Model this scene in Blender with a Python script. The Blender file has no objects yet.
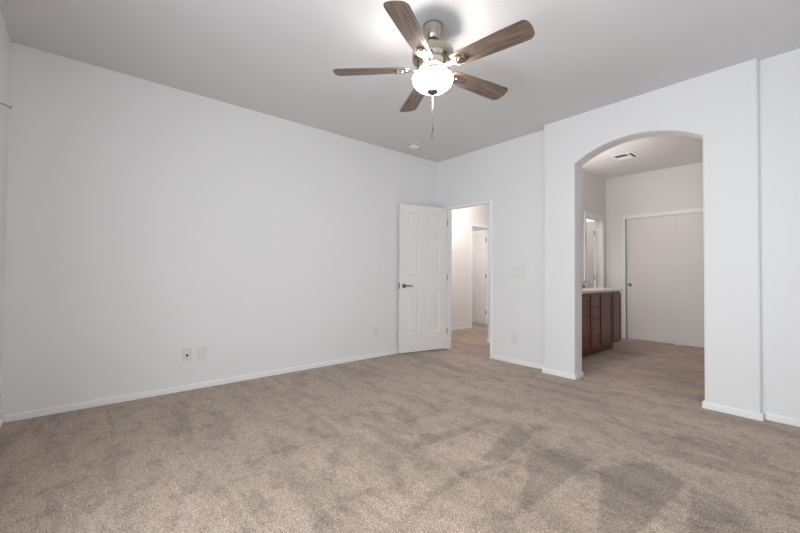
import bpy, bmesh, math, random
from mathutils import Vector, Matrix
PI = math.pi
sc = bpy.context.scene
C = sc.collection

# ------------------------------------------------------------------ camera
H = 2.74
XL, YB, YN, YA, XA, XE = -3.855, 3.991, -0.432, 3.872, -2.102, -0.375
YR = 3.935          # recessed wall at the right end
XR = 0.42           # right wall (out of view)
YBK = 4.058         # back face of the bedroom's back wall
cam_d = bpy.data.cameras.new('camera')
cam = bpy.data.objects.new('camera', cam_d)
C.objects.link(cam)
cam_d.sensor_width = 36.0
cam_d.lens = 371.36 / 800 * 36
cam_d.clip_start = 0.02
r = Vector((0.64789, 0.76170, 0.006735)); u = Vector((0.009094, -0.016575, 0.999821)); w = Vector((-0.761679, 0.647714, 0.017666))
M = Matrix(((r.x, u.x, -w.x, 0), (r.y, u.y, -w.y, 0), (r.z, u.z, -w.z, 1.086), (0, 0, 0, 1)))
cam.matrix_world = M
sc.camera = cam

# ------------------------------------------------------------------ world, exposure
sc.view_settings.view_transform = 'Standard'
sc.view_settings.look = 'None'
sc.view_settings.gamma = 1
sc.view_settings.use_curve_mapping = False
sc.view_settings.exposure = 0.30
wd = bpy.data.worlds.new('sky'); sc.world = wd; wd.use_nodes = True
bg = wd.node_tree.nodes['Background']
bg.inputs[0].default_value = (0.93, 0.97, 1.0, 1)
bg.inputs[1].default_value = 1.0
sc.cycles.max_bounces = 14
sc.cycles.diffuse_bounces = 10
sc.cycles.caustics_reflective = False
sc.cycles.caustics_refractive = False

WIN_F = (-1.75, 0.30, 0.03, 2.10)    # unseen window added in the front wall, floor-length to bring light in low: x0, x1, z0, z1
WIN_R = (0.15, 2.9, 0.75, 2.25)       # unseen window added in the right wall for light: y0, y1, z0, z1
def area(name, loc, rot, sx, sy, power, col=(0.89, 0.95, 1.0)):
    l = bpy.data.lights.new(name, 'AREA'); l.shape = 'RECTANGLE'; l.size = sx; l.size_y = sy
    l.energy = power; l.color = col
    o = bpy.data.objects.new(name, l); o.location = loc; o.rotation_euler = rot
    C.objects.link(o); return o
area('daylight_front', ((WIN_F[0]+WIN_F[1])/2, YN-0.28, 1.08), (PI/2, 0, 0), 2.0, 1.95, 75)  # area lamp outside the unseen front window stands in for daylight
area('added_daylight_right', (XR+0.28, (WIN_R[0]+WIN_R[1])/2, 1.5), (PI/2, 0, PI/2), 2.7, 1.4, 3)  # area lamp behind the added right window, lights the left wall

# ------------------------------------------------------------------ materials
def mat(name, col, rough=0.5, metal=0.0, bump=0, bscale=200, emis=0, ecol=None):
    m = bpy.data.materials.new(name); m.use_nodes = True
    nt = m.node_tree; b = nt.nodes['Principled BSDF']
    b.inputs['Base Color'].default_value = (*col, 1)
    b.inputs['Roughness'].default_value = rough
    b.inputs['Metallic'].default_value = metal
    if emis:
        b.inputs['Emission Color'].default_value = (*(ecol or col), 1)
        b.inputs['Emission Strength'].default_value = emis
    if bump:
        tc = nt.nodes.new('ShaderNodeTexCoord')
        n = nt.nodes.new('ShaderNodeTexNoise'); n.inputs['Scale'].default_value = bscale; n.inputs['Detail'].default_value = 3
        bp = nt.nodes.new('ShaderNodeBump'); bp.inputs['Strength'].default_value = bump; bp.inputs['Distance'].default_value = 0.002
        nt.links.new(tc.outputs['Object'], n.inputs['Vector'])
        nt.links.new(n.outputs['Fac'], bp.inputs['Height']); nt.links.new(bp.outputs['Normal'], b.inputs['Normal'])
    return m
M_wall = mat('white_wall_paint', (0.80, 0.80, 0.805), 0.75, bump=0.25, bscale=60)
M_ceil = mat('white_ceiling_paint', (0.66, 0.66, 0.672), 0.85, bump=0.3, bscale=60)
M_bwall = mat('bath_wall_paint', (0.80, 0.785, 0.775), 0.75, bump=0.2, bscale=60)
M_trim = mat('white_trim_gloss', (0.88, 0.88, 0.88), 0.38)
M_door = mat('white_door_paint', (0.82, 0.815, 0.805), 0.42)
M_closet = mat('closet_panel_paint', (0.76, 0.73, 0.72), 0.45)
M_plastic = mat('white_plastic', (0.82, 0.82, 0.80), 0.35)
M_plate = mat('wall_plate_plastic', (0.74, 0.745, 0.735), 0.35)
M_ivory = mat('countertop_ivory', (0.78, 0.73, 0.66), 0.25)
M_nickel = mat('brushed_nickel', (0.43, 0.375, 0.325), 0.22, 1.0)
M_dnickel = mat('dark_nickel', (0.25, 0.22, 0.20), 0.35, 1.0)
M_hinge = mat('satin_hinge_steel', (0.38, 0.35, 0.32), 0.4, 1.0)
M_dark = mat('black_part_and_shade', (0.02, 0.02, 0.02), 0.7)  # black parts, and the shade painted on the ceiling vent
M_grey = mat('grey_plastic_and_shade', (0.30, 0.30, 0.29), 0.5)
M_bowl = mat('lit_frosted_glass', (0.95, 0.93, 0.9), 0.3, emis=20.0, ecol=(1.0, 0.955, 0.90))
M_glow = mat('added_lamp_glow', (0.95, 0.93, 0.9), 0.3, emis=74.0, ecol=(1.0, 0.90, 0.84))  # glow of the flush lamps added in the hall and side rooms
M_glow2 = mat('added_vanity_glow', (0.95, 0.93, 0.9), 0.3, emis=47.0, ecol=(1.0, 0.955, 0.945))  # glow of the globes on the added vanity bar

def wood(name, c1, c2, stretch, scale, rough=0.4, axis='X'):
    m = bpy.data.materials.new(name); m.use_nodes = True
    nt = m.node_tree; b = nt.nodes['Principled BSDF']
    tc = nt.nodes.new('ShaderNodeTexCoord'); mp = nt.nodes.new('ShaderNodeMapping')
    s = [scale]*3; s['XYZ'.index(axis)] = scale/stretch
    mp.inputs['Scale'].default_value = s
    n = nt.nodes.new('ShaderNodeTexNoise'); n.inputs['Scale'].default_value = 1; n.inputs['Detail'].default_value = 6; n.inputs['Distortion'].default_value = 0.6
    cr = nt.nodes.new('ShaderNodeValToRGB')
    cr.color_ramp.elements[0].position = 0.32; cr.color_ramp.elements[0].color = (*c1, 1)
    cr.color_ramp.elements[1].position = 0.68; cr.color_ramp.elements[1].color = (*c2, 1)
    nt.links.new(tc.outputs['Object'], mp.inputs['Vector']); nt.links.new(mp.outputs['Vector'], n.inputs['Vector'])
    nt.links.new(n.outputs['Fac'], cr.inputs['Fac']); nt.links.new(cr.outputs['Color'], b.inputs['Base Color'])
    b.inputs['Roughness'].default_value = rough
    return m
M_blade = wood('weathered_walnut_blade', (0.075, 0.050, 0.037), (0.215, 0.155, 0.122), 14, 75, 0.42, 'X')
M_cab = wood('cherry_cabinet_wood', (0.10, 0.030, 0.021), (0.18, 0.060, 0.042), 12, 50, 0.3, 'Z')

def carpet():
    m = bpy.data.materials.new('beige_cut_pile_carpet'); m.use_nodes = True
    nt = m.node_tree; L = nt.links; N = nt.nodes; b = N['Principled BSDF']
    tc = N.new('ShaderNodeTexCoord')
    def noise(scale, detail, rough=0.5, dist=0, vec=None, lac=2):
        n = N.new('ShaderNodeTexNoise'); n.inputs['Scale'].default_value = scale; n.inputs['Detail'].default_value = detail
        n.inputs['Roughness'].default_value = rough; n.inputs['Distortion'].default_value = dist
        L.new(vec or tc.outputs['Object'], n.inputs['Vector']); return n
    def ramp(src, stops):
        c = N.new('ShaderNodeValToRGB'); e = c.color_ramp.elements
        while len(e) < len(stops): e.new(0.5)
        for k, (p, v) in enumerate(stops):
            e[k].position = p; e[k].color = (v, v, v, 1)
        L.new(src, c.inputs['Fac']); return c.outputs['Color']
    def mul(a, bb):
        x = N.new('ShaderNodeMix'); x.data_type = 'RGBA'; x.blend_type = 'MULTIPLY'; x.inputs['Factor'].default_value = 1
        L.new(a, x.inputs[6]); L.new(bb, x.inputs[7]); return x.outputs[2]
    # vacuum strokes: sheen of the leaning pile painted as stretched patches with fairly crisp edges, running in two directions
    def strokes(rot, sx, sy, seed):
        mp = N.new('ShaderNodeMapping'); mp.inputs['Rotation'].default_value = (0, 0, rot)
        mp.inputs['Scale'].default_value = (sx, sy, 1); mp.inputs['Location'].default_value = (seed, seed*0.7, 0)
        L.new(tc.outputs['Object'], mp.inputs['Vector'])
        return noise(1.0, 4, 0.62, 0.5, mp.outputs['Vector'])
    a = ramp(strokes(math.radians(-58), 0.9, 3.2, 3.1).outputs['Fac'], [(0.39, 0.87), (0.43, 0.97), (0.52, 1.0), (0.57, 1.04)])
    c = ramp(strokes(math.radians(0), 1.4, 5.0, 11.3).outputs['Fac'], [(0.42, 0.83), (0.455, 0.97), (0.6, 1.05)])
    d = ramp(noise(8.5, 5, 0.65, 0.2).outputs['Fac'], [(0.40, 0.81), (0.45, 0.97), (0.6, 1.05)])
    e = ramp(noise(210, 1, 0.6).outputs['Fac'], [(0.30, 0.35), (0.5, 0.98), (0.70, 1.75)])
    f = ramp(noise(95, 2, 0.8).outputs['Fac'], [(0.30, 0.62), (0.5, 1.0), (0.70, 1.42)])
    g = ramp(noise(34, 4, 0.75).outputs['Fac'], [(0.32, 0.84), (0.5, 1.0), (0.68, 1.16)])
    base = N.new('ShaderNodeRGB'); base.outputs[0].default_value = (0.388, 0.299, 0.235, 1)
    at = N.new('ShaderNodeAttribute'); at.attribute_name = 'pile'
    col = mul(mul(mul(mul(mul(mul(mul(base.outputs[0], a), c), d), e), f), g), at.outputs['Color'])
    L.new(col, b.inputs['Base Color'])
    b.inputs['Roughness'].default_value = 1.0
    b.inputs['Specular IOR Level'].default_value = 0.1
    b.inputs['Sheen Weight'].default_value = 0.25; b.inputs['Sheen Roughness'].default_value = 0.5
    bp = N.new('ShaderNodeBump'); bp.inputs['Strength'].default_value = 0.6; bp.inputs['Distance'].default_value = 0.006
    L.new(noise(170, 3, 0.7).outputs['Fac'], bp.inputs['Height']); L.new(bp.outputs['Normal'], b.inputs['Normal'])
    return m
M_carpet = carpet()

def glass():
    m = bpy.data.materials.new('window_glass'); m.use_nodes = True
    nt = m.node_tree; nt.nodes.clear()
    o = nt.nodes.new('ShaderNodeOutputMaterial'); mx = nt.nodes.new('ShaderNodeMixShader')
    t = nt.nodes.new('ShaderNodeBsdfTransparent'); g = nt.nodes.new('ShaderNodeBsdfGlossy'); g.inputs['Roughness'].default_value = 0.02
    mx.inputs[0].default_value = 0.06
    nt.links.new(t.outputs[0], mx.inputs[1]); nt.links.new(g.outputs[0], mx.inputs[2]); nt.links.new(mx.outputs[0], o.inputs[0])
    return m
M_glass = glass()

# ------------------------------------------------------------------ mesh helpers
def box(bm, x0, x1, y0, y1, z0, z1, mtx=None):
    x0, x1 = min(x0, x1), max(x0, x1); y0, y1 = min(y0, y1), max(y0, y1); z0, z1 = min(z0, z1), max(z0, z1)
    v = [bm.verts.new((x, y, z)) for z in (z0, z1) for y in (y0, y1) for x in (x0, x1)]
    for f in ((0, 2, 3, 1), (4, 5, 7, 6), (0, 1, 5, 4), (2, 6, 7, 3), (0, 4, 6, 2), (1, 3, 7, 5)):
        bm.faces.new([v[i] for i in f])
    if mtx: bmesh.ops.transform(bm, matrix=mtx, verts=v)
    return v
def lathe(bm, prof, n=48, mtx=None):
    rings = []; allv = []
    for (rr, z) in prof:
        if rr < 1e-6:
            v = bm.verts.new((0, 0, z)); rings.append([v]); allv.append(v)
        else:
            ring = [bm.verts.new((rr*math.cos(2*PI*k/n), rr*math.sin(2*PI*k/n), z)) for k in range(n)]
            rings.append(ring); allv += ring
    for a, b in zip(rings, rings[1:]):
        for k in range(n):
            k2 = (k+1) % n
            if len(a) == 1 and len(b) == 1: continue
            if len(a) == 1: bm.faces.new((a[0], b[k2], b[k]))
            elif len(b) == 1: bm.faces.new((a[k], a[k2], b[0]))
            else: bm.faces.new((a[k], a[k2], b[k2], b[k]))
    if mtx: bmesh.ops.transform(bm, matrix=mtx, verts=allv)
    return allv
def tube(bm, pts, rad, n=12):
    pts = [Vector(p) for p in pts]; rings = []
    rads = rad if isinstance(rad, (list, tuple)) else [rad]*len(pts)
    up = Vector((0, 0, 1))
    for i, p in enumerate(pts):
        t = (pts[min(i+1, len(pts)-1)] - pts[max(i-1, 0)]).normalized()
        s = t.cross(up)
        if s.length < 1e-3: s = t.cross(Vector((0, 1, 0)))
        s.normalize(); q = s.cross(t)
        rings.append([bm.verts.new(p + rads[i]*(math.cos(2*PI*k/n)*s + math.sin(2*PI*k/n)*q)) for k in range(n)])
    for a, b in zip(rings, rings[1:]):
        for k in range(n): bm.faces.new((a[k], a[(k+1) % n], b[(k+1) % n], b[k]))
    bm.faces.new(rings[0]); bm.faces.new(rings[-1][::-1])
def prism(bm, outline, z0, z1, mtx=None):
    a = [bm.verts.new((x, y, z0)) for x, y in outline]; b = [bm.verts.new((x, y, z1)) for x, y in outline]
    bm.faces.new(a[::-1]); bm.faces.new(b); n = len(a)
    for k in range(n): bm.faces.new((a[k], a[(k+1) % n], b[(k+1) % n], b[k]))
    if mtx: bmesh.ops.transform(bm, matrix=mtx, verts=a+b)
    return a+b
def obj(name, bm, m, parent=None, bevel=0, segs=2, smooth=False, angle=40):
    bmesh.ops.recalc_face_normals(bm, faces=bm.faces)
    me = bpy.data.meshes.new(name); bm.to_mesh(me); bm.free()
    me.materials.append(m)
    o = bpy.data.objects.new(name, me); C.objects.link(o)
    if parent: o.parent = parent
    if bevel:
        b = o.modifiers.new('bevel', 'BEVEL'); b.width = bevel; b.segments = segs; b.limit_method = 'ANGLE'; b.angle_limit = math.radians(angle)
    if smooth or bevel:
        for p in me.polygons: p.use_smooth = True
        me.set_sharp_from_angle(angle=math.radians(angle if not bevel else 89)) if smooth and not bevel else None
        if bevel:
            wn = o.modifiers.new('wn', 'WEIGHTED_NORMAL'); wn.keep_sharp = False
    return o
def new(): return bmesh.new()
def boxes(*bs):
    bm = new()
    for b in bs: box(bm, *b)
    return bm
def tag(o, label=None, cat=None, group=None, kind=None):
    if label: o['label'] = label
    if cat: o['category'] = cat
    if group: o['group'] = group
    if kind: o['kind'] = kind
    return o
def struct(name, bm, m, label, cat, **k):
    return tag(obj(name, bm, m, **k), label, cat, kind='structure')
def empty(name, loc, label, cat, rz=0, group=None, kind=None):
    o = bpy.data.objects.new(name, None); C.objects.link(o); o.location = loc; o.rotation_euler = (0, 0, rz)
    o.empty_display_size = 0.05
    return tag(o, label, cat, group, kind)

# ------------------------------------------------------------------ floor and ceilings
import numpy as np
from mathutils import noise as mnoise
def floor_mesh():
    bm = boxes((-5.6, 1.3, YN-0.12, 7.9, -0.08, -0.004))
    gx0, gx1, gy0, gy1, st = XL-0.02, XR+0.02, YN-0.02, 4.09, 0.013
    nx, ny = int((gx1-gx0)/st), int((gy1-gy0)/st)
    lay = bm.verts.layers.float.new('pile')
    for v in bm.verts: v[lay] = 1.0
    X, Y = np.meshgrid(np.linspace(gx0, gx1, nx+1), np.linspace(gy0, gy1, ny+1), indexing='ij')
    DX = np.empty_like(X); DY = np.empty_like(Y)
    for i in range(nx+1):
        for j in range(ny+1):
            a, b = float(X[i, j]), float(Y[i, j])
            n1 = mnoise.noise_vector(Vector((a*5, b*5, 0))); n2 = mnoise.noise_vector(Vector((a*22, b*22, 3)))
            n3 = mnoise.noise_vector(Vector((a*60, b*60, 7)))
            DX[i, j] = a+.014*n1.x+.010*n2.x+.012*n3.x; DY[i, j] = b+.014*n1.y+.010*n2.y+.012*n3.y
    P = np.ones_like(X)
    for val, poly in PILE:
        ins = np.zeros(X.shape, bool); n = len(poly)
        for k in range(n):
            (xa_, ya_), (xb_, yb_) = poly[k], poly[(k+1) % n]
            c = (ya_ > DY) != (yb_ > DY)
            with np.errstate(divide='ignore', invalid='ignore'):
                xi = (xb_-xa_)*(DY-ya_)/(yb_-ya_+1e-12)+xa_
            ins ^= c & (DX < xi)
        P[ins] *= val
    V = [[bm.verts.new((X[i, j], Y[i, j], 0)) for j in range(ny+1)] for i in range(nx+1)]
    for i in range(nx+1):
        for j in range(ny+1): V[i][j][lay] = float(P[i, j])
    for i in range(nx):
        for j in range(ny): bm.faces.new((V[i][j], V[i+1][j], V[i+1][j+1], V[i][j+1]))
    for x0, x1, y0, y1 in ((-5.6, 1.3, gy1, 7.9), (-5.6, gx0, 3.9, gy1), (gx1, 1.3, 3.9, gy1)):
        q = [bm.verts.new(c) for c in ((x0, y0, 0), (x1, y0, 0), (x1, y1, 0), (x0, y1, 0))]
        for v in q: v[lay] = 1.0
        bm.faces.new(q)
    return bm
# vacuum-laid pile patches: sheen painted in as a tone factor, with its outline on the floor (metres)
PILE = [
    (0.76, [(-1.515, 2.395), (-1.321, 2.284), (-1.265, 1.832), (-1.358, 1.773)]),
    (0.77, [(-1.212, 2.062), (-1.122, 2.293), (-0.932, 2.289), (-0.938, 1.983), (-0.938, 1.732), (-0.938, 1.622), (-0.93, 1.436), (-1.0, 1.62), (-1.069, 1.824), (-1.136, 1.886)]),
    (0.76, [(-0.863, 2.232), (-0.795, 2.392), (-0.717, 2.539), (-0.511, 2.401), (-0.533, 2.051), (-0.547, 1.76), (-0.655, 1.631), (-0.725, 1.855)]),
    (0.80, [(-1.807, 1.73), (-1.73, 1.973), (-1.715, 2.328), (-1.642, 2.283), (-1.651, 1.883), (-1.676, 1.685)]),
    (0.80, [(-1.281, 1.21), (-1.311, 1.383), (-1.34, 1.63), (-1.223, 1.981), (-1.196, 1.969), (-1.293, 1.61), (-1.274, 1.366), (-1.256, 1.205)]),
    (0.78, [(-1.205, 1.73), (-1.221, 1.87), (-1.154, 1.864), (-1.161, 1.736)]),
    (0.78, [(-1.466, 2.473), (-1.396, 2.557), (-1.32, 2.487), (-1.348, 2.39)]),
    (0.78, [(-0.499, 2.374), (-0.421, 2.406), (-0.349, 2.378), (-0.274, 2.328), (-0.23, 2.141), (-0.407, 1.929)]),
    (0.80, [(-0.754, 2.728), (-0.599, 2.854), (-0.413, 2.869), (-0.421, 2.706), (-0.572, 2.66)]),
    (0.81, [(-0.739, 3.125), (-0.583, 3.167), (-0.268, 3.137), (-0.274, 3.058), (-0.468, 3.013), (-0.674, 2.988)]),
    (0.81, [(-0.413, 2.826), (-0.27, 2.874), (-0.145, 2.864), (-0.147, 2.81), (-0.283, 2.765), (-0.383, 2.751)]),
    (0.77, [(-2.27, 1.792), (-2.279, 1.952), (-2.002, 1.906), (-2.022, 1.796)]),
    (0.78, [(-1.966, 1.083), (-1.984, 1.2), (-1.874, 1.178), (-1.863, 1.069)]),
    (0.82, [(-2.58, 0.94), (-2.389, 0.989), (-2.159, 1.038), (-2.076, 0.933), (-2.196, 0.873)]),
    (0.80, [(-1.574, 0.938), (-1.556, 1.047), (-1.543, 1.157), (-1.51, 1.114), (-1.504, 0.978), (-1.519, 0.938)]),
    (0.80, [(-1.692, 1.529), (-1.809, 1.692), (-1.821, 1.824), (-1.698, 1.827), (-1.672, 1.69)]),
    (0.79, [(-2.196, 1.485), (-2.221, 1.553), (-2.158, 1.548), (-2.135, 1.481)]),
    (1.10, [(-0.887, 2.237), (-0.767, 1.977), (-0.766, 1.864), (-0.811, 1.775), (-0.907, 1.732), (-0.924, 1.954), (-0.924, 2.093)]),
    (1.09, [(-0.532, 2.354), (-0.503, 2.39), (-0.405, 1.93), (-0.539, 1.77), (-0.538, 2.028)]),
    (1.08, [(-1.628, 1.394), (-1.632, 1.614), (-1.537, 2.022), (-1.586, 2.187), (-1.474, 2.134), (-1.362, 1.769), (-1.366, 1.559), (-1.298, 1.225), (-1.231, 0.959), (-1.398, 0.936)]),
    (1.07, [(-1.274, 1.624), (-1.173, 1.699), (-1.124, 1.851), (-1.073, 1.82), (-1.004, 1.615), (-0.955, 1.405), (-0.959, 1.284), (-1.103, 1.112), (-1.222, 1.353)])]
struct('floor', floor_mesh(), M_carpet, 'beige cut-pile carpet with vacuum marks across all the rooms', 'floor')
struct('ceiling', boxes((XL-0.12, XR+0.12, YN-0.12, 4.0, H, H+0.1)), M_ceil, 'white textured bedroom ceiling above the fan', 'ceiling')
struct('ceiling_hall', boxes((-5.6, -2.70, 4.0, 7.9, H, H+0.1)), M_ceil, 'white hallway ceiling beyond the open door', 'ceiling')
HB = 2.77
struct('ceiling_bath', boxes((-2.70, 1.3, 4.0, 7.9, HB, HB+0.1)), M_bwall, 'white ceiling of the vanity area behind the arch', 'ceiling')

# ------------------------------------------------------------------ walls
struct('wall_left', boxes((XL-0.12, XL, YN-0.12, YB, -0.02, H+0.02)), M_wall, 'long blank white wall on the left with low outlets', 'wall')
OX0, OX1, OZ = -3.632, -2.882, 2.02
struct('wall_back', boxes((-4.86, OX0, YB, YBK, -0.02, H+0.02), (OX1, XA+0.02, YB, YBK, -0.02, H+0.02), (OX0, OX1, YB, YBK, OZ, H+0.02)),
       M_wall, 'white back wall with the hallway doorway and light switch', 'wall')
# arched wall
AX0, AX1, SP = -1.762, -0.710, 2.238
cx = (AX0+AX1)/2; hw = (AX1-AX0)/2; rise = 0.155; R = (hw*hw+rise*rise)/(2*rise)
arc = []
a0 = math.asin(hw/R)
for k in range(41):
    a = -a0 + 2*a0*k/40
    arc.append((cx+R*math.sin(a), SP-(R-rise)+R*math.cos(a)))
out = [(XA, -0.02), (AX0, -0.02)] + arc + [(AX1, -0.02), (XE, -0.02), (XE, H+0.02), (XA, H+0.02)]
bm = new(); prism(bm, out, 0, YBK-YA, Matrix.Translation((0, YBK, 0)) @ Matrix.Rotation(PI/2, 4, 'X'))
o = struct('wall_arch', bm, M_wall, 'white projecting wall with an arched opening to the vanity area', 'wall', bevel=0.018, segs=4, angle=60)
struct('wall_recess', boxes((XE-0.01, XR+0.12, YR, YBK, -0.02, H+0.02)), M_wall, 'slightly recessed white wall strip at the far right', 'wall')
def window_wall(name, horiz, a0, a1, c0, c1, win, label):
    w0, w1, z0, z1 = win
    segs = [(a0, w0, -0.02, H+0.02), (w1, a1, -0.02, H+0.02), (w0, w1, -0.02, z0), (w0, w1, z1, H+0.02)]
    bm = new()
    for p, q, s, t in segs:
        if horiz: box(bm, p, q, c0, c1, s, t)
        else: box(bm, c0, c1, p, q, s, t)
    return struct(name, bm, M_wall, label, 'wall')
window_wall('wall_front', True, XL-0.12, XR+0.12, YN-0.12, YN, WIN_F, 'white window wall at the left edge, beside the camera')
window_wall('wall_right', False, YN, YR, XR, XR+0.12, WIN_R, 'white right-hand bedroom wall out of view')
def window(name, horiz, c, win, label):
    w0, w1, z0, z1 = win; root = empty(name, ((w0+w1)/2, c, z0) if horiz else (c, (w0+w1)/2, z0), label, 'window', kind='structure')
    L = (w1-w0)/2; hh = z1-z0; fr = new(); pn = new()
    def bb(bm, a, b, d0, d1, s, t):
        if horiz: box(bm, a, b, d0, d1, s, t)
        else: box(bm, d0, d1, a, b, s, t)
    for a, b, s, t in ((-L, -L+.05, 0, hh), (L-.05, L, 0, hh), (-.025, .025, 0, hh), (-L, L, 0, .05), (-L, L, hh-.05, hh)):
        bb(fr, a, b, -0.02, 0.02, s, t)
    bb(pn, -L+.04, L-.04, -0.003, 0.003, .04, hh-.04)
    obj('window_frame', fr, M_trim, root); obj('window_pane', pn, M_glass, root)
window('added_window_1', True, YN-0.07, WIN_F, 'unseen white framed sliding glass door added in the front wall for low light')
window('added_window_2', False, XR+0.07, WIN_R, 'unseen white framed window added in the right wall for light')

# hallway and vanity room shell
HX, HT = -4.74, 0.115
HY0, HY1 = 5.925, 6.575       # hall doorway
BX = -2.63
struct('wall_hall_left', boxes((HX-HT, HX, YBK, HY0, -0.02, H+0.02), (HX-HT, HX, HY1, 7.9, -0.02, H+0.02), (HX-HT, HX, HY0, HY1, 2.04, H+0.02)),
       M_wall, 'white hallway wall seen through the open door', 'wall')
struct('wall_hall_right', boxes((-3.566, -3.46, 4.855, 7.8, -0.02, H+0.02), (-3.46, BX-HT, 4.855, 4.96, -0.02, H+0.02)), M_wall, 'white hallway wall hidden behind the right door jamb', 'wall')
struct('wall_hall_end', boxes((HX-HT, -3.566, 7.8, 7.9, -0.02, H+0.02)), M_wall, 'white end wall of the hallway', 'wall')
struct('wall_hall_room', boxes((-5.6, -5.55, 5.3, 7.9, -0.02, H+0.02), (-5.55, HX-HT, 5.25, 5.3, -0.02, H+0.02)), M_wall, 'white wall of the room behind the hallway door', 'wall')
BX, BY0, BY1, BYW = -2.63, 6.177, 6.84, 6.985
struct('wall_bath_left', boxes((BX-HT, BX, YBK, BY0, -0.02, HB+0.02), (BX-HT, BX, BY1, 7.8, -0.02, HB+0.02), (BX-HT, BX, BY0, BY1, 2.04, HB+0.02)),
       M_bwall, 'white side wall of the vanity area behind the cabinet', 'wall')
CX0, CX1, CZ = -2.315, -0.92, 2.045
struct('wall_bath_back', boxes((BX, CX0, BYW, BYW+0.11, -0.02, HB+0.02), (CX1, 1.3, BYW, BYW+0.11, -0.02, HB+0.02), (CX0, CX1, BYW, BYW+0.11, CZ, HB+0.02)),
       M_bwall, 'white far wall of the vanity area around the sliding closet', 'wall')
struct('wall_bath_right', boxes((1.2, 1.3, YBK, BYW, -0.02, HB+0.02)), M_bwall, 'white right wall of the vanity area out of view', 'wall')
struct('wall_bath_front', boxes((XR+0.12, 1.3, YR, YBK, -0.02, HB+0.02)), M_bwall, 'white front wall of the vanity area out of view', 'wall')
struct('wall_closet', boxes((CX0-0.05, CX1+0.05, 7.65, 7.7, -0.02, HB+0.02)), M_bwall, 'white back of the closet behind the sliding panels', 'wall')

# ------------------------------------------------------------------ baseboards
BH, BT = 0.054, 0.013
def bb_run(name, runs, label):
    """runs: boxes in plan (x0,x1,y0,y1)"""
    bm = new()
    for x0, x1, y0, y1 in runs: box(bm, x0, x1, y0, y1, 0.0, BH)
    return struct(name, bm, M_trim, label, 'baseboard', bevel=0.006, segs=3)
bb_run('baseboard_left', [(XL, XL+BT, YN+BT, YB)], 'low white baseboard along the long left wall')
bb_run('baseboard_front', [(XL+BT, WIN_F[0], YN, YN+BT), (WIN_F[1], XR, YN, YN+BT)], 'low white baseboard along the window wall')
bb_run('baseboard_back', [(OX1+0.035, XA, YB-BT, YB)], 'low white baseboard below the light switch')
bb_run('baseboard_corner', [(XL+BT, OX0-0.035, YB-BT, YB)], 'low white baseboard behind the open door')
bb_run('baseboard_arch_left', [(XA-BT, AX0+BT, YA-BT, YA), (AX0, AX0+BT, YA, YBK), (XA-BT, XA, YA, YB-BT)], 'white baseboard wrapping the left foot of the arch')
bb_run('baseboard_arch_right', [(AX1-BT, XE+BT, YA-BT, YA), (AX1-BT, AX1, YA, YBK), (XE, XE+BT, YA, YR-BT)], 'white baseboard wrapping the right foot of the arch')
bb_run('baseboard_recess', [(XE+BT, XR, YR-BT, YR)], 'white baseboard of the recessed wall strip at right')
bb_run('baseboard_hall_left', [(HX, HX+BT, YBK, HY0-0.06)], 'white hallway baseboard leading to the far door')
bb_run('baseboard_hall_right', [(-3.566-BT, -3.566, 4.855-BT, 7.8), (-3.566, BX-HT, 4.855-BT, 4.855)], 'white baseboard end peeking past the right door jamb')
bb_run('baseboard_bath_back', [(BX, CX0-0.05, BYW-BT, BYW)], 'white baseboard beside the sliding closet')
bb_run('baseboard_bath_right', [(CX1+0.05, 1.2, BYW-BT, BYW)], 'white baseboard right of the sliding closet')

# ------------------------------------------------------------------ door frames
def U(bm, a0, a1, z1, wd, c0, c1, axis):
    """three-sided frame around an opening a0..a1 along x (axis 'x') or y"""
    for p, q, s, t in ((a0-wd, a0, 0, z1), (a1, a1+wd, 0, z1), (a0-wd, a1+wd, z1, z1+wd)):
        if axis == 'x': box(bm, p, q, c0, c1, s, t)
        else: box(bm, c0, c1, p, q, s, t)
bm = new(); U(bm, OX0+0.012, OX1-0.012, OZ-0.012, 0.03, YB-0.006, YBK+0.006, 'x')
struct('trim_1', bm, M_trim, 'slim white frame of the open bedroom doorway', 'door frame', bevel=0.003)
bm = new(); U(bm, HY0, HY1, 2.035, 0.065, HX, HX+0.014, 'y'); U(bm, HY0+0.012, HY1-0.012, 2.028, 0.014, HX-HT, HX, 'y')
struct('trim_2', bm, M_trim, 'white casing around the far hallway door', 'door frame', bevel=0.003)
bm = new(); U(bm, BY0, BY1, 2.035, 0.062, BX, BX+0.014, 'y'); U(bm, BY0+0.012, BY1-0.012, 2.028, 0.014, BX-HT, BX, 'y')
struct('trim_3', bm, M_trim, 'white casing of the doorway beyond the vanity', 'door frame', bevel=0.003)
bm = new(); box(bm, CX0-0.03, CX0, BYW-0.012, BYW+0.10, 0, CZ); box(bm, CX1, CX1+0.03, BYW-0.012, BYW+0.10, 0, CZ)
box(bm, CX0-0.03, CX1+0.03, BYW-0.014, BYW+0.012, CZ-0.02, CZ+0.042); box(bm, CX0-0.03, CX1+0.03, BYW+0.012, BYW+0.10, CZ-0.004, CZ+0.01)
struct('trim_4', bm, M_trim, 'white head and side trim around the sliding closet', 'closet trim', bevel=0.002)

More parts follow.
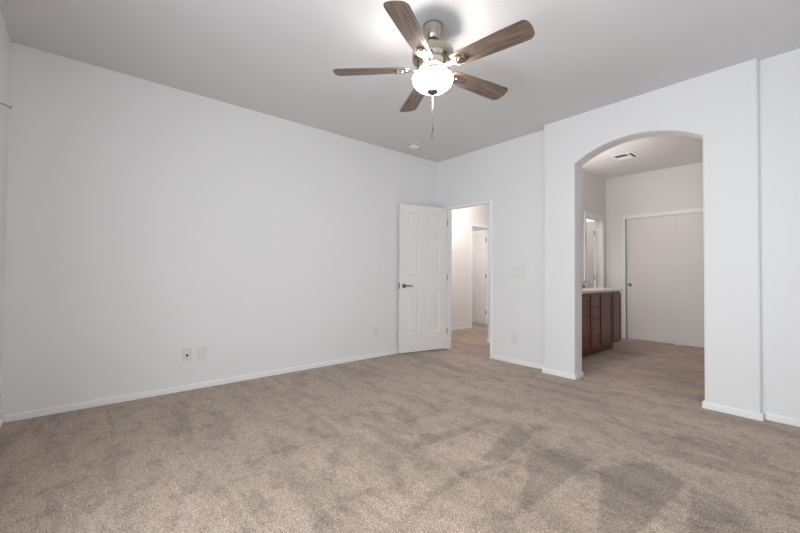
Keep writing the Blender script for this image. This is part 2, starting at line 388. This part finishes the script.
# ------------------------------------------------------------------ six-panel doors
def panel_door(name, w, h, label, cat='door'):
    """local frame: hinge at x=0, leaf along +x, faces at y=-.035 and y=0"""
    root = empty(name, (0, 0, 0), label, cat, kind='structure')
    T = 0.035
    k = w/0.79
    xs = [0, 0.166*w, 0.415*w, 0.598*w, 0.832*w, w]
    zs = [0, .255, .825, 1.045, 1.595, 1.67, 1.91, h]
    bm = new(); panels = []
    def face(y):
        V = [[bm.verts.new((x, y, z)) for z in zs] for x in xs]
        for i in range(5):
            for j in range(7):
                f = bm.faces.new((V[i][j], V[i+1][j], V[i+1][j+1], V[i][j+1]) if y < -.01 else (V[i][j], V[i][j+1], V[i+1][j+1], V[i+1][j]))
                if i in (1, 3) and j in (1, 3, 5): panels.append(f)
        return V
    A = face(-T); B = face(0)
    for j in range(7):
        bm.faces.new((A[0][j], A[0][j+1], B[0][j+1], B[0][j])); bm.faces.new((A[5][j], B[5][j], B[5][j+1], A[5][j+1]))
    for i in range(5):
        bm.faces.new((A[i][0], B[i][0], B[i+1][0], A[i+1][0])); bm.faces.new((A[i][7], A[i+1][7], B[i+1][7], B[i][7]))
    bmesh.ops.recalc_face_normals(bm, faces=bm.faces)
    bmesh.ops.inset_individual(bm, faces=panels, thickness=0.012, depth=-0.011)
    bmesh.ops.inset_individual(bm, faces=panels, thickness=0.006, depth=0.0)
    bmesh.ops.inset_individual(bm, faces=panels, thickness=0.022, depth=0.005)
    obj('door_leaf', bm, M_door, root)
    for zc in (0.25, 1.02, 1.80):
        bm = new(); lathe(bm, [(0, -.045), (.006, -.045), (.006, .045), (0, .045)], 12, Matrix.Translation((-0.006, 0.004, zc)))
        box(bm, -0.0025, 0.0, -0.033, 0.0, zc-.045, zc+.045)
        obj('hinge', bm, M_hinge, root)
    for s in (1, -1):
        y = 0 if s > 0 else -T
        h_ = new()
        lathe(h_, [(0, 0), (.031, 0), (.031, .004), (.026, .009), (.012, .011), (.011, .038), (0, .038)], 28,
              Matrix.Translation((w-0.06, y, 0.90)) @ Matrix.Rotation(-s*PI/2, 4, 'X'))
        hd = obj('door_handle', h_, M_dnickel, root, smooth=True)
        b2 = new(); x0 = w-0.06
        tube(b2, [(x0+.008, y+s*.036, .90), (x0-.02, y+s*.040, .901), (x0-.06, y+s*.042, .903), (x0-.10, y+s*.040, .898), (x0-.115, y+s*.037, .895)], [.009, .0095, .0085, .0075, .006], 12)
        obj('lever', b2, M_dnickel, hd, smooth=True)
    bm = new(); box(bm, w, w+.0015, -.031, -.004, .86, .94); box(bm, w, w+.010, -.024, -.012, .89, .91)
    obj('latch_plate', bm, M_dnickel, root)
    return root
H0 = Vector((-3.628, 3.972)); P1 = Vector((-3.788, 3.222)); d = P1-H0
dr = panel_door('door_1', d.length, 2.008, 'open white six-panel door swung back against the left wall')
dr.location = (H0.x, H0.y, 0.014); dr.rotation_euler = (0, 0, math.atan2(d.y, d.x))
def mk_far_door(name, w, xb, yf, label, ang=180):
    r_ = panel_door(name, w, 2.005, label); r_.location = (xb-0.004, yf-0.014, 0.014)
    # leaf along -x; faces y in [yf-.035, yf] -> rotate 180: local y -T..0 -> 0..T, so shift
    r_.rotation_euler = (0, 0, math.radians(ang)); r_.location.y -= 0.036
    return r_
mk_far_door('door_2', 0.62, HX-HT, HY1, 'open white six-panel door at the end of the hallway')
mk_far_door('door_3', 0.62, BX-HT, BY1, 'open white door beyond the vanity, seen above the countertop')

# ------------------------------------------------------------------ sliding closet panels
def closet_panel(name, x0, x1, y, label, pullx):
    root = empty(name, ((x0+x1)/2, y, 0.012), label, 'closet door', kind='structure')
    W = (x1-x0)/2
    obj('door_leaf', boxes((-W, W, -0.008, 0.008, 0, 2.015)), M_closet, root, bevel=0.002)
    obj('edge_strip', boxes((-W, -W+.008, -0.0105, 0.0085, 0, 2.015)), M_closet, root, bevel=0.001)
    if pullx is not None:
        bm = new(); lathe(bm, [(0, .001), (.020, .001), (.024, .003), (.028, .004), (.030, .0), (.030, -.002), (0, -.002)], 28, Matrix.Translation((pullx, -0.0085, .90)) @ Matrix.Rotation(PI/2, 4, 'X'))
        obj('finger_pull', bm, M_dnickel, root, smooth=True)
closet_panel('door_4', CX0+0.001, -1.575, BYW+0.036, 'left white sliding closet panel with a round finger pull', -0.37+0.055)
closet_panel('door_5', -1.607, CX1-0.003, BYW+0.010, 'right white sliding closet panel, in front of the left one', 0.28)
g = obj('floor_guide', boxes((-1.625, -1.585, BYW+0.0, BYW+0.09, 0.0, 0.011), (-1.610, -1.600, BYW+0.006, BYW+0.014, 0.0, 0.03)), M_plastic)
tag(g, 'small white floor guide where the sliding closet panels meet', 'door guide')
struct('gap_shade_strip', boxes((CX0, CX1, BYW+0.015, BYW+0.085, 0, 0.003)), M_grey, 'thin dark strip painting the shade in the gap under the sliding closet panels', 'painted shade')  # dark strip paints the shade of the gap below the panels

# ------------------------------------------------------------------ ceiling fan
FX, FY = -1.735, 1.751
fan = empty('ceiling_fan', (FX, FY, H), 'five-blade ceiling fan with weathered wood blades and a lit glass bowl', 'ceiling fan')
def Z(z): return z-H
bm = new(); lathe(bm, [(0, 0), (.066, 0), (.068, -.006), (.066, -.014), (.060, -.030), (.050, -.060), (.043, -.082), (.036, -.092), (.022, -.094), (0, -.094)], 48)
obj('canopy', bm, M_nickel, fan, smooth=True)
bm = new(); lathe(bm, [(0, -.085), (.018, -.090), (.022, -.100), (.018, -.110), (.0125, -.112), (.0125, -.135), (.020, -.138), (.020, -.150), (0, -.150)], 28)
obj('downrod', bm, M_dnickel, fan, smooth=True)
bm = new(); lathe(bm, [(0, -.147), (.030, -.148), (.080, -.154), (.115, -.163), (.128, -.170), (.130, -.175), (.136, -.178), (.138, -.185), (.138, -.225), (.133, -.240), (.124, -.247),
                       (.119, -.262), (.105, -.283), (.092, -.297), (0, -.297)], 64)
mh = obj('motor_housing', bm, M_nickel, fan, smooth=True)
bm = new(); lathe(bm, [(.123, -.2495), (.1235, -.2505), (.1195, -.262), (.117, -.261), (.123, -.2495)], 48)
obj('vent_slot', bm, M_dnickel, mh)
# switch housing and light fitter
bm = new(); lathe(bm, [(0, -.296), (.070, -.296), (.074, -.300), (.074, -.320), (.072, -.340), (.066, -.346), (0, -.346)], 48)
obj('light_fitter', bm, M_nickel, fan, smooth=True)
bm = new(); prof = []
bz, br, bh = -.343, .135, .100
prof = [(.126, bz-.004), (.130, bz-.002), (br, bz-.012)]
for k in range(1, 15):
    a = PI/2*k/14; prof.append((br*math.cos(a)**0.80 if k < 14 else 0, bz-.012-(bh-.012)*math.sin(a)))
lathe(bm, prof, 56)
bowl = obj('glass_bowl', bm, M_bowl, fan, smooth=True)
bm = new(); zb = bz-bh
lathe(bm, [(0, zb+.010), (.034, zb+.008), (.039, zb+.001), (.036, zb-.008), (.022, zb-.014), (.012, zb-.018), (.007, zb-.022), (0, zb-.023)], 28)
obj('finial', bm, M_dnickel, bowl, smooth=True)
for k in range(3):      # the lamp's three bulbs inside the open-topped bowl
    a = 2*PI*k/3+.4
    bd = bpy.data.lights.new('bulb', 'POINT'); bd.energy = 1.9; bd.color = (1.0, 0.955, 0.90); bd.shadow_soft_size = .022
    bo = bpy.data.objects.new('bulb', bd); C.objects.link(bo); bo.parent = fan; bo.location = (.098*math.cos(a), .098*math.sin(a), -.362)
# blades
def blade_outline():
    pts = []
    r0, r1, w0, w1 = .155, .672, .054, .074
    def corner(cx_, cy_, rr, a_s, a_e, n=7):
        return [(cx_+rr*math.cos(math.radians(a_s+(a_e-a_s)*k/n)), cy_+rr*math.sin(math.radians(a_s+(a_e-a_s)*k/n))) for k in range(n+1)]
    pts += corner(r0+.02, -w0+.02, .02, 180, 270)
    pts += [(r0+(r1-r0)*.3, -w0-.009), (r0+(r1-r0)*.6, -w0-.016)]
    pts += corner(r1-.046, -w1+.042, .042, 270, 350)
    pts += [(r1, 0)]
    pts += corner(r1-.046, w1-.042, .042, 10, 90)
    pts += [(r0+(r1-r0)*.6, w0+.016), (r0+(r1-r0)*.3, w0+.009)]
    pts += corner(r0+.02, w0-.02, .02, 90, 180)
    return pts
PITCH = math.radians(-13)
for k in range(5):
    ang = math.radians(-134.5+72*k)
    rot = Matrix.Rotation(ang, 4, 'Z')
    bl = bmesh.new(); prism(bl, blade_outline(), 0, .006)
    b = obj('blade', bl, M_blade, fan, bevel=0.002)
    mtx = Matrix.Translation((0, 0, Z(2.444))) @ rot @ Matrix.Rotation(PITCH, 4, 'X')
    b.matrix_local = mtx
    ir = bmesh.new()
    # arm from the motor, then a rounded plate under the blade
    arm = [(.085, -.018), (.12, -.014), (.165, -.016), (.18, -.030), (.215, -.036), (.245, -.030), (.262, -.012), (.265, 0)]
    arm = arm + [(x, -y) for x, y in arm[-2::-1]]
    prism(ir, arm, -.0075, -.0005)
    ring = [(.226+.030*math.cos(2*PI*q/24), .017*math.sin(2*PI*q/24)) for q in range(24)]
    prism(ir, ring, -.013, -.007)
    i_ = obj('blade_iron', ir, M_nickel, fan, bevel=0.0015)
    i_.matrix_local = mtx
    sl = bmesh.new()
    prism(sl, [(.248+.007*math.cos(2*PI*q/20), .022*math.sin(2*PI*q/20)) for q in range(20)], -.0155, -.0125)
    obj('dark_iron_slot', sl, M_dnickel, i_)  # raised dark oval stands in for the iron's open slot
# pull chains
for (px, py, z1, fob) in ((-.091, .087, 2.025, M_dnickel), (-.085, .090, 2.072, M_dnickel)):
    bm = new(); tube(bm, [(px, py, Z(2.41)), (px, py, Z(z1+.04))], .0009, 6)
    z = z1+.05
    ch = obj('pull_chain', bm, M_nickel, fan)
    bm = new(); lathe(bm, [(0, .02), (.003, .018), (.005, .0), (.0055, -.02), (.003, -.027), (0, -.028)], 16, Matrix.Translation((px, py, Z(z1+.028))))
    obj('fob', bm, fob, ch, smooth=True)

# ------------------------------------------------------------------ small ceiling things
sd = empty('smoke_detector', (-3.50, 3.20, H), 'round white smoke detector on the bedroom ceiling near the corner', 'smoke detector')
bm = new(); lathe(bm, [(0, 0), (.072, 0), (.073, -.008), (.070, -.012), (0, -.012)], 40); obj('mounting_plate', bm, M_plastic, sd, smooth=True)
bm = new(); lathe(bm, [(.058, -.012), (.060, -.018), (.066, -.022), (.064, -.034), (.050, -.044), (.020, -.048), (0, -.048)], 40); obj('sensor_cover', bm, M_plastic, sd, smooth=True)
bm = new(); lathe(bm, [(.0595, -.012), (.0625, -.0125), (.0665, -.0215), (.061, -.0195), (.0595, -.012)], 40)
obj('vent_slot', bm, M_dark, sd)

cv = empty('ceiling_vent', (-1.93, 5.82, HB), 'white rectangular louvred air vent in the ceiling beyond the arch', 'ceiling vent')
fr = new(); W, D = .155, .165
box(fr, -W, W, -D, D, -.006, 0)
for y in (.03, .055, .08, .105): box(fr, -.11, .045, y-.003, y+.003, -.009, -.006)
obj('vent_frame', fr, M_trim, cv, bevel=.0015)
obj('painted_duct_shade', boxes((-.11, .045, -.10, .005, -.0068, -.0055)), M_dark, cv)  # flat dark patch paints the duct's shade on a solid plate
obj('painted_duct_shade', boxes((.072, .108, -.10, .12, -.0068, -.0055)), M_dark, cv)  # second patch of shade painted on the plate
for y in (-.073, -.047, -.021): obj('louver', boxes((-.11, .045, y-.003, y+.003, -.0085, -.0065)), M_grey, cv)
obj('louver', boxes((.087, .093, -.10, .12, -.0085, -.0065)), M_grey, cv)

# ------------------------------------------------------------------ wall plates; local frame: plate in XZ, front face towards -Y
def plate(bm, w, h):
    box(bm, -w/2, w/2, -.007, 0, -h/2, h/2)
def outlet(name, loc, rz, label, group=None):
    t = empty(name, loc, label, 'outlet', rz, group)
    bm = new(); plate(bm, .076, .118); obj('cover_plate', bm, M_plate, t, bevel=.002)
    for s in (-1, 1):
        bm = new(); rr = .0175
        out = [(rr*math.cos(2*PI*k/24), max(-.0145, min(.0145, rr*math.sin(2*PI*k/24)))) for k in range(24)]
        prism(bm, out, 0, .0085, Matrix.Translation((0, 0, s*.0195)) @ Matrix.Rotation(PI/2, 4, 'X'))
        so = obj('socket', bm, M_plastic, t)
        bm = new(); z = s*.0195
        box(bm, -.0075, -.0055, -.0092, -.008, z-.001, z+.008); box(bm, .0055, .0075, -.0092, -.008, z-.001, z+.008); box(bm, -.002, .002, -.0092, -.008, z-.010, z-.006)
        obj('slot', bm, M_grey, so)
    return t
RL = PI/2      # faces +x
outlet('wall_outlet', (XL, .853, .325), RL, 'white duplex outlet low on the left wall, right of the cable plate')
outlet('wall_outlet', (XL, 2.876, .335), RL, 'white duplex outlet on the left wall close to the open door')
outlet('wall_outlet', (-2.54, YB, .296), 0, 'white duplex outlet below the light switch on the back wall')
t = empty('cable_outlet', (XL, .729, .330), 'white cable wall plate with a black socket low on the left wall', 'cable outlet', RL)
bm = new(); plate(bm, .076, .118); obj('cover_plate', bm, M_plate, t, bevel=.002)
bm = new(); lathe(bm, [(0, 0), (.010, 0), (.010, .004), (.0075, .006), (.0075, .018), (0, .018)], 20, Matrix.Translation((0, -.006, -.008)) @ Matrix.Rotation(PI/2, 4, 'X'))
obj('coax_connector', bm, M_dark, t)
for z in (.042, -.042):
    bm = new(); lathe(bm, [(0, 0), (.004, 0), (.0035, .0015), (0, .0015)], 12, Matrix.Translation((0, -.006, z)) @ Matrix.Rotation(PI/2, 4, 'X'))
    obj('screw', bm, M_grey, t)
t = empty('light_switch', (-2.49, YB, 1.105), 'white three-rocker light switch plate beside the bedroom doorway', 'light switch')
bm = new(); plate(bm, .165, .118); obj('cover_plate', bm, M_plate, t, bevel=.002)
for x in (-.046, 0, .046):
    bm = new(); box(bm, -.0165, .0165, -.009, -.004, -.033, .033, Matrix.Translation((x, -.001, 0)) @ Matrix.Rotation(math.radians(4), 4, 'X'))
    obj('rocker', bm, M_plastic, t, bevel=.001)
t = empty('curtain_bracket', (-3.425, YN, 2.13), 'small grey curtain rod bracket high on the window wall at the left edge', 'bracket')
bm = new(); box(bm, -.012, .012, 0, .004, -.03, .03); obj('mounting_plate', bm, M_trim, t)
bm = new(); tube(bm, [(0, .003, .015), (0, .03, .012), (.0, .055, -.004), (0, .06, .012)], .0045, 8); obj('hook', bm, M_grey, t)

# ------------------------------------------------------------------ vanity
VX, VY0, VY1 = -2.085, YBK+0.005, 6.065      # carcass front plane and ends
van = empty('vanity_cabinet', (-2.36, 5.05, 0), 'dark cherry wood vanity cabinet with doors and a drawer stack', 'cabinet')
ox, oy = 2.36, -5.05
obj('body', boxes((BX+.003+ox, VX+ox, VY0+oy, VY1+oy, .10, .843)), M_cab, van, bevel=.002)
obj('toe_kick', boxes((BX+.003+ox, VX-.075+ox, VY0+oy, VY1-.075+oy, 0, .10)), M_cab, van)
def front(name, y0, y1, z0, z1, panel=True):
    bm = new(); box(bm, VX+ox, VX+.020+ox, y0+oy, y1+oy, z0, z1)
    if panel:
        f = max(bm.faces, key=lambda q: q.calc_center_median().x)
        f.normal_update()
        bmesh.ops.recalc_face_normals(bm, faces=bm.faces)
        bmesh.ops.inset_individual(bm, faces=[f], thickness=min(.055, (y1-y0)*.22), depth=0)
        bmesh.ops.inset_individual(bm, faces=[f], thickness=.006, depth=-.008)
        bmesh.ops.inset_individual(bm, faces=[f], thickness=.02, depth=.004)
    return obj(name, bm, M_cab, van, bevel=.002)
for y0, y1 in ((4.13, 4.52), (4.56, 4.965), (5.33, 5.695), (5.745, 6.050)): front('door', y0, y1, .125, .815)
for z0, z1 in ((.665, .815), (.508, .650), (.352, .493), (.125, .337)):
    bm_panel = z1-z0 > .2
    front('drawer', 5.01, 5.285, z0, z1, bm_panel)
ct = empty('countertop', (-2.36, 5.05, .843), 'ivory countertop on top of the dark vanity cabinet', 'countertop')
obj('slab', boxes((BX+.002+ox, VX+.035+ox, VY0+oy, VY1+.02+oy, 0, .036)), M_ivory, ct, bevel=.006, segs=3)
bs = obj('backsplash', boxes((BX+.0005, BX+.020, VY0, VY1+.02, .8795, .918)), M_ivory, bevel=.003)
tag(bs, 'low ivory backsplash strip between the countertop and the wall', 'backsplash')
bm = new(); lathe(bm, [(.19, .0005), (.20, .004), (.205, .0), (.19, .0)], 40, Matrix.Translation((.07, .70, .0355)) @ Matrix.Diagonal((.72, .95, .3, 1)))
obj('sink_rim', bm, M_ivory, ct, smooth=True)
fa = empty('faucet', (-2.50, 5.77, .8795), 'small chrome-nickel faucet on the vanity countertop beside the arch jamb', 'faucet')
bm = new(); box(bm, -.025, .025, -.075, .075, 0, .010); obj('base', bm, M_nickel, fa, bevel=.004)
bm = new(); tube(bm, [(0, 0, .008), (0, 0, .06), (.012, 0, .085), (.04, 0, .098), (.08, 0, .094), (.105, 0, .078), (.112, 0, .062)], [.013, .011, .011, .010, .009, .0085, .008], 14); obj('spout', bm, M_nickel, fa, smooth=True)
for s in (-1, 1):
    bm = new(); lathe(bm, [(0, .008), (.014, .008), (.012, .03), (.008, .034), (0, .034)], 16, Matrix.Translation((0, s*.055, 0))); tube(bm, [(0, s*.055, .032), (.0, s*.075, .040), (0, s*.095, .044)], .005, 8)
    obj('handle', bm, M_nickel, fa, smooth=True)

# ------------------------------------------------------------------ unseen lamps added to light the rooms beyond
vl = empty('added_vanity_light', (BX, 4.95, 2.10), 'unseen nickel light bar with four lit globes, added to light the vanity area', 'added wall lamp')
obj('back_plate', boxes((0, .03, -.38, .38, -.045, .045)), M_nickel, vl, bevel=.004)
for k in range(4):
    y = -.285+.19*k
    bm = new(); lathe(bm, [(0, 0), (.02, 0), (.02, .05), (0, .05)], 16, Matrix.Translation((.03, y, 0)) @ Matrix.Rotation(PI/2, 4, 'Y')); obj('socket', bm, M_nickel, vl)
    bm = new(); bmesh.ops.create_uvsphere(bm, u_segments=20, v_segments=12, radius=.055, matrix=Matrix.Translation((.12, y, 0))); obj('globe', bm, M_glow2, vl, smooth=True)
def added_flush_lamp(name, loc, rad, label):  # unseen fixture added to brighten a side room
    hl = empty(name, loc, label, 'added ceiling lamp'); k = rad/.15
    bm = new(); lathe(bm, [(0, 0), (.15*k, 0), (.15*k, -.02), (0, -.02)], 32); obj('base', bm, M_nickel, hl)
    bm = new(); lathe(bm, [(.14*k, -.02), (.135*k, -.05*k-.005), (.10*k, -.085*k), (.05*k, -.10*k), (0, -.105*k)], 32); obj('lamp_shade', bm, M_glow, hl, smooth=True)
added_flush_lamp('added_ceiling_lamp', (-4.0, 5.15, H), .15, 'unseen round flush lamp added to light the hallway outside the bedroom door')
added_flush_lamp('added_ceiling_lamp', (-5.2, 5.85, H), .08, 'small unseen flush lamp added to light the far hallway door')
added_flush_lamp('added_ceiling_lamp', (-3.1, 6.0, H), .085, 'small unseen flush lamp added to light the door beyond the vanity')
